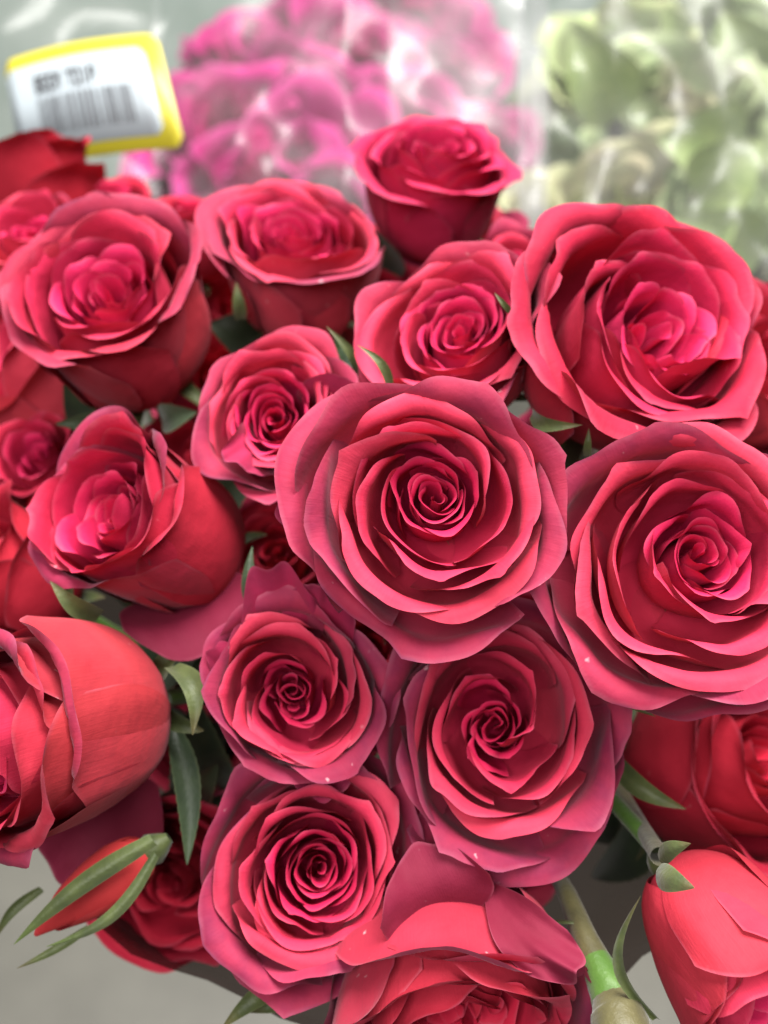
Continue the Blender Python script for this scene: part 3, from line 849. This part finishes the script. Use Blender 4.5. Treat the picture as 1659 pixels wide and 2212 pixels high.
for (k, a, b, d0, d1, w_) in [
        (0, (1330, 260), (1230, 60), 0.70, 0.66, 150), (1, (1600, 330), (1420, 300), 0.62, 0.60, 170), (3, (1640, 560), (1450, 470), 0.58, 0.55, 130),
        (4, (1640, 200), (1560, 20), 0.76, 0.72, 140), (1, (1500, 420), (1650, 300), 0.60, 0.57, 150), (2, (1480, 520), (1600, 420), 0.57, 0.55, 120),
        (4, (1480, 160), (1440, 10), 0.80, 0.76, 110)]:
    S(pale[k], a, b, d0 * 1.15, d1 * 1.15, w_, 'leaf', M_PLEAF, 0.12, 0.05, ov=True)

# ------------------------------------------------------------------ clear film
M_FILM = film_material('clear_film', (0.97, 0.97, 0.98), 0.06, 0.03)
M_FILM2 = film_material('thin_clear_film', (0.98, 0.98, 0.98), 0.06, 0.03)


def film(name, x0, x1, y0, y1, dfn, nx, ny, mat, label, seed, amp):
    rng = random.Random(seed)
    X = np.linspace(x0, x1, nx); Y = np.linspace(y0, y1, ny)
    rx = [(rng.uniform(-0.03, 0.035), rng.uniform(-0.025, 0.025), rng.uniform(0, 6), rng.uniform(0.3, 1)) for _ in range(12)]
    base = cpt((x0 + x1) / 2, y1, dfn((x0 + x1) / 2, y1))
    co = []
    for y in Y:
        for x in X:
            d = dfn(x, y)
            for (kx, ky, ph, am) in rx:
                v = math.sin(kx * x + ky * y + ph)
                d += amp * am * v * 0.25
            co.append(tuple(cpt(x, y, d) - base))
    o = obj(name, mesh_np(name, co, grid_faces(nx, ny)), mat)
    o.location = base
    tag(o, label, 'plastic film', 'clear film sleeves')
    return o


film('plastic_film', 330, 1168, -80, 560, lambda x, y: 0.50 + 0.00012 * (y) * -1 + 0.03 * abs(x - 750) / 420, 90, 60, M_FILM, 'crinkled clear film sleeve over the magenta flowers', 1, 0.010)
film('plastic_film', 1150, 1780, -80, 700, lambda x, y: 0.50 - 0.00008 * y, 70, 60, M_FILM2, 'crinkled clear film over the pale green roses, right', 2, 0.010)
film('plastic_film', -120, 345, -80, 480, lambda x, y: 0.58 - 0.0001 * y, 50, 40, M_FILM2, 'clear film behind the price label, upper left', 3, 0.008)

film('plastic_film', 1120, 1185, -80, 620, lambda x, y: 0.475 + 0.0002 * (x - 1120), 14, 60, film_material('film_fold_highlight', (0.95, 0.95, 0.96), 0.22, 0.08), 'upright clear film fold right of the tallest rose, highlight put in as milky haze', 4, 0.004)  # extra haze stands in for the white highlight along the fold edge
film('plastic_film', 840, 1130, -80, 420, lambda x, y: 0.56 + 0.0001 * (x - 840), 40, 50, film_material('gathered_film', (0.93, 0.92, 0.93), 0.16, 0.06), 'gathered milky film between magenta flowers and the upright fold', 5, 0.010)

# ------------------------------------------------------------------ price label
LC = [(8, 132, 0.50), (338, 70, 0.47), (400, 318, 0.455), (50, 372, 0.485)]
P0, P1, P2, P3 = [cpt(*q) for q in LC]
lab = empty('price_label', P3)
tag(lab, 'white price label with yellow border and barcode at the upper left', 'label')
M_YEL = plain('yellow_print', (0.38, 0.33, 0.02), 0.4, 40, 0.05)
M_WHT = plain('label_paper', (0.26, 0.295, 0.32), 0.35, 40, 0.05)
M_INK = plain('black_ink', (0.035, 0.035, 0.04), 0.5, 40, 0.05)
nrm = (P1 - P0).cross(P3 - P0).normalized()
if nrm.dot(CAM - P0) < 0: nrm = -nrm


def lp(a, b, h=0.0):
    bow = 0.004 * math.sin(math.pi * a)
    return tuple((P0.lerp(P1, a)).lerp(P3.lerp(P2, a), b) + nrm * (h + bow) - P3)


def lab_shape(name, mat, a0, a1, b0, b1, rad, h, thick, n=10):
    # rounded card subdivided across so that it bows like a stuck sticker
    A = np.linspace(a0, a1, 33)
    co, fc = [], []
    for a in A:
        e = min(a - a0, a1 - a)
        q = 0.0
        if e < rad: q = (rad - math.sqrt(max(0, rad * rad - (rad - e) ** 2))) * 1.35
        co += [lp(a, b0 + q, h), lp(a, b1 - q, h), lp(a, b1 - q, h - thick), lp(a, b0 + q, h - thick)]
    for i in range(len(A) - 1):
        for k in range(4):
            k2 = (k + 1) % 4
            fc.append((i * 4 + k, i * 4 + k2, i * 4 + 4 + k2, i * 4 + 4 + k))
    return obj(name, mesh_np(name, co, fc, smooth=False), mat, lab)


lab_shape('border', M_YEL, 0.0, 1.0, 0.0, 1.0, 0.07, 0.0, 0.0004)
lab_shape('paper', M_WHT, 0.0, 0.91, 0.115, 0.885, 0.05, 0.0004, 0.0003)
rng = random.Random(77)


def bars(name, items):
    co, fc = [], []
    for (a0, a1, b0, b1) in items:
        i = len(co)
        co += [lp(a0, b0, 0.0009), lp(a1, b0, 0.0009), lp(a1, b1, 0.0009), lp(a0, b1, 0.0009)]
        fc.append((i, i + 1, i + 2, i + 3))
    return obj(name, mesh_np(name, co, fc, smooth=False), M_INK, lab)


it, a = [], 0.20
while a < 0.78:
    wd = rng.choice((0.004, 0.006, 0.006, 0.011, 0.015))
    it.append((a, a + wd, 0.43, 0.76)); a += wd + rng.choice((0.008, 0.010, 0.012, 0.018))
bars('barcode', it)


def glyphs(txt, a0, b0, cw, ch):
    G = {'B': [(0, .28, 0, 1), (.28, 1, 0, .18), (.28, 1, .42, .58), (.28, 1, .82, 1), (.72, 1, .1, .9)], 'E': [(0, .3, 0, 1), (.3, 1, 0, .2), (.3, .85, .4, .6), (.3, 1, .8, 1)],
         'M': [(0, .28, 0, 1), (.72, 1, 0, 1), (.28, .5, .15, .45), (.5, .72, .15, .45)], 'T': [(0, 1, 0, .2), (.35, .65, .2, 1)], 'O': [(0, .28, 0, 1), (.72, 1, 0, 1), (.28, .72, 0, .2), (.28, .72, .8, 1)],
         'P': [(0, .28, 0, 1), (.28, 1, 0, .2), (.28, 1, .45, .62), (.72, 1, .2, .5)], 'I': [(.3, .7, 0, 1)]}
    out = []
    for c in txt:
        for (x0, x1, y0, y1) in G.get(c, []):
            out.append((a0 + x0 * cw, a0 + x1 * cw, b0 + y0 * ch, b0 + y1 * ch))
        a0 += cw * (1.22 if c != ' ' else 0.8)
    return out


bars('lettering', glyphs('BEEM TOIP', 0.20, 0.23, 0.039, 0.15))
bars('lettering', glyphs('OIE', 0.075, 0.70, 0.028, 0.09))

# ------------------------------------------------------------------ film sleeve round the stems of the bunch
M_SLV = film_material('shade_tinted_film', (0.16, 0.13, 0.125), 0.015, 0.04)  # near-black tint puts the shade among the stems into the film colour
sl = empty('film_sleeve', BIND)
tag(sl, 'crumpled film sleeve round the stems under the red roses, shade put in as dark tint', 'film sleeve')
top = cpt(870, 1420, 0.36) - BIND
zx = top.normalized(); xx = zx.orthogonal().normalized(); yy = zx.cross(xx)
rng = random.Random(9)
co = []
nn, mm_ = 72, 16
fold = [(rng.randint(5, 17), rng.uniform(0, 6), rng.uniform(0.3, 1)) for _ in range(6)]
for i in range(mm_):
    t = i / (mm_ - 1)
    rad = 0.022 + 0.105 * t ** 1.1
    for k in range(nn + 1):
        a = 2 * math.pi * (k % nn) / nn
        rr_ = rad * (1 + sum(0.03 * q * math.sin(f * a + p + t * 0.8) for (f, p, q) in fold))
        co.append(tuple(zx * (t * top.length * 1.0) + xx * rr_ * math.cos(a) + yy * rr_ * math.sin(a)))
obj('film_wall', mesh_np('film_wall', co, grid_faces(nn + 1, mm_)), M_SLV, sl)
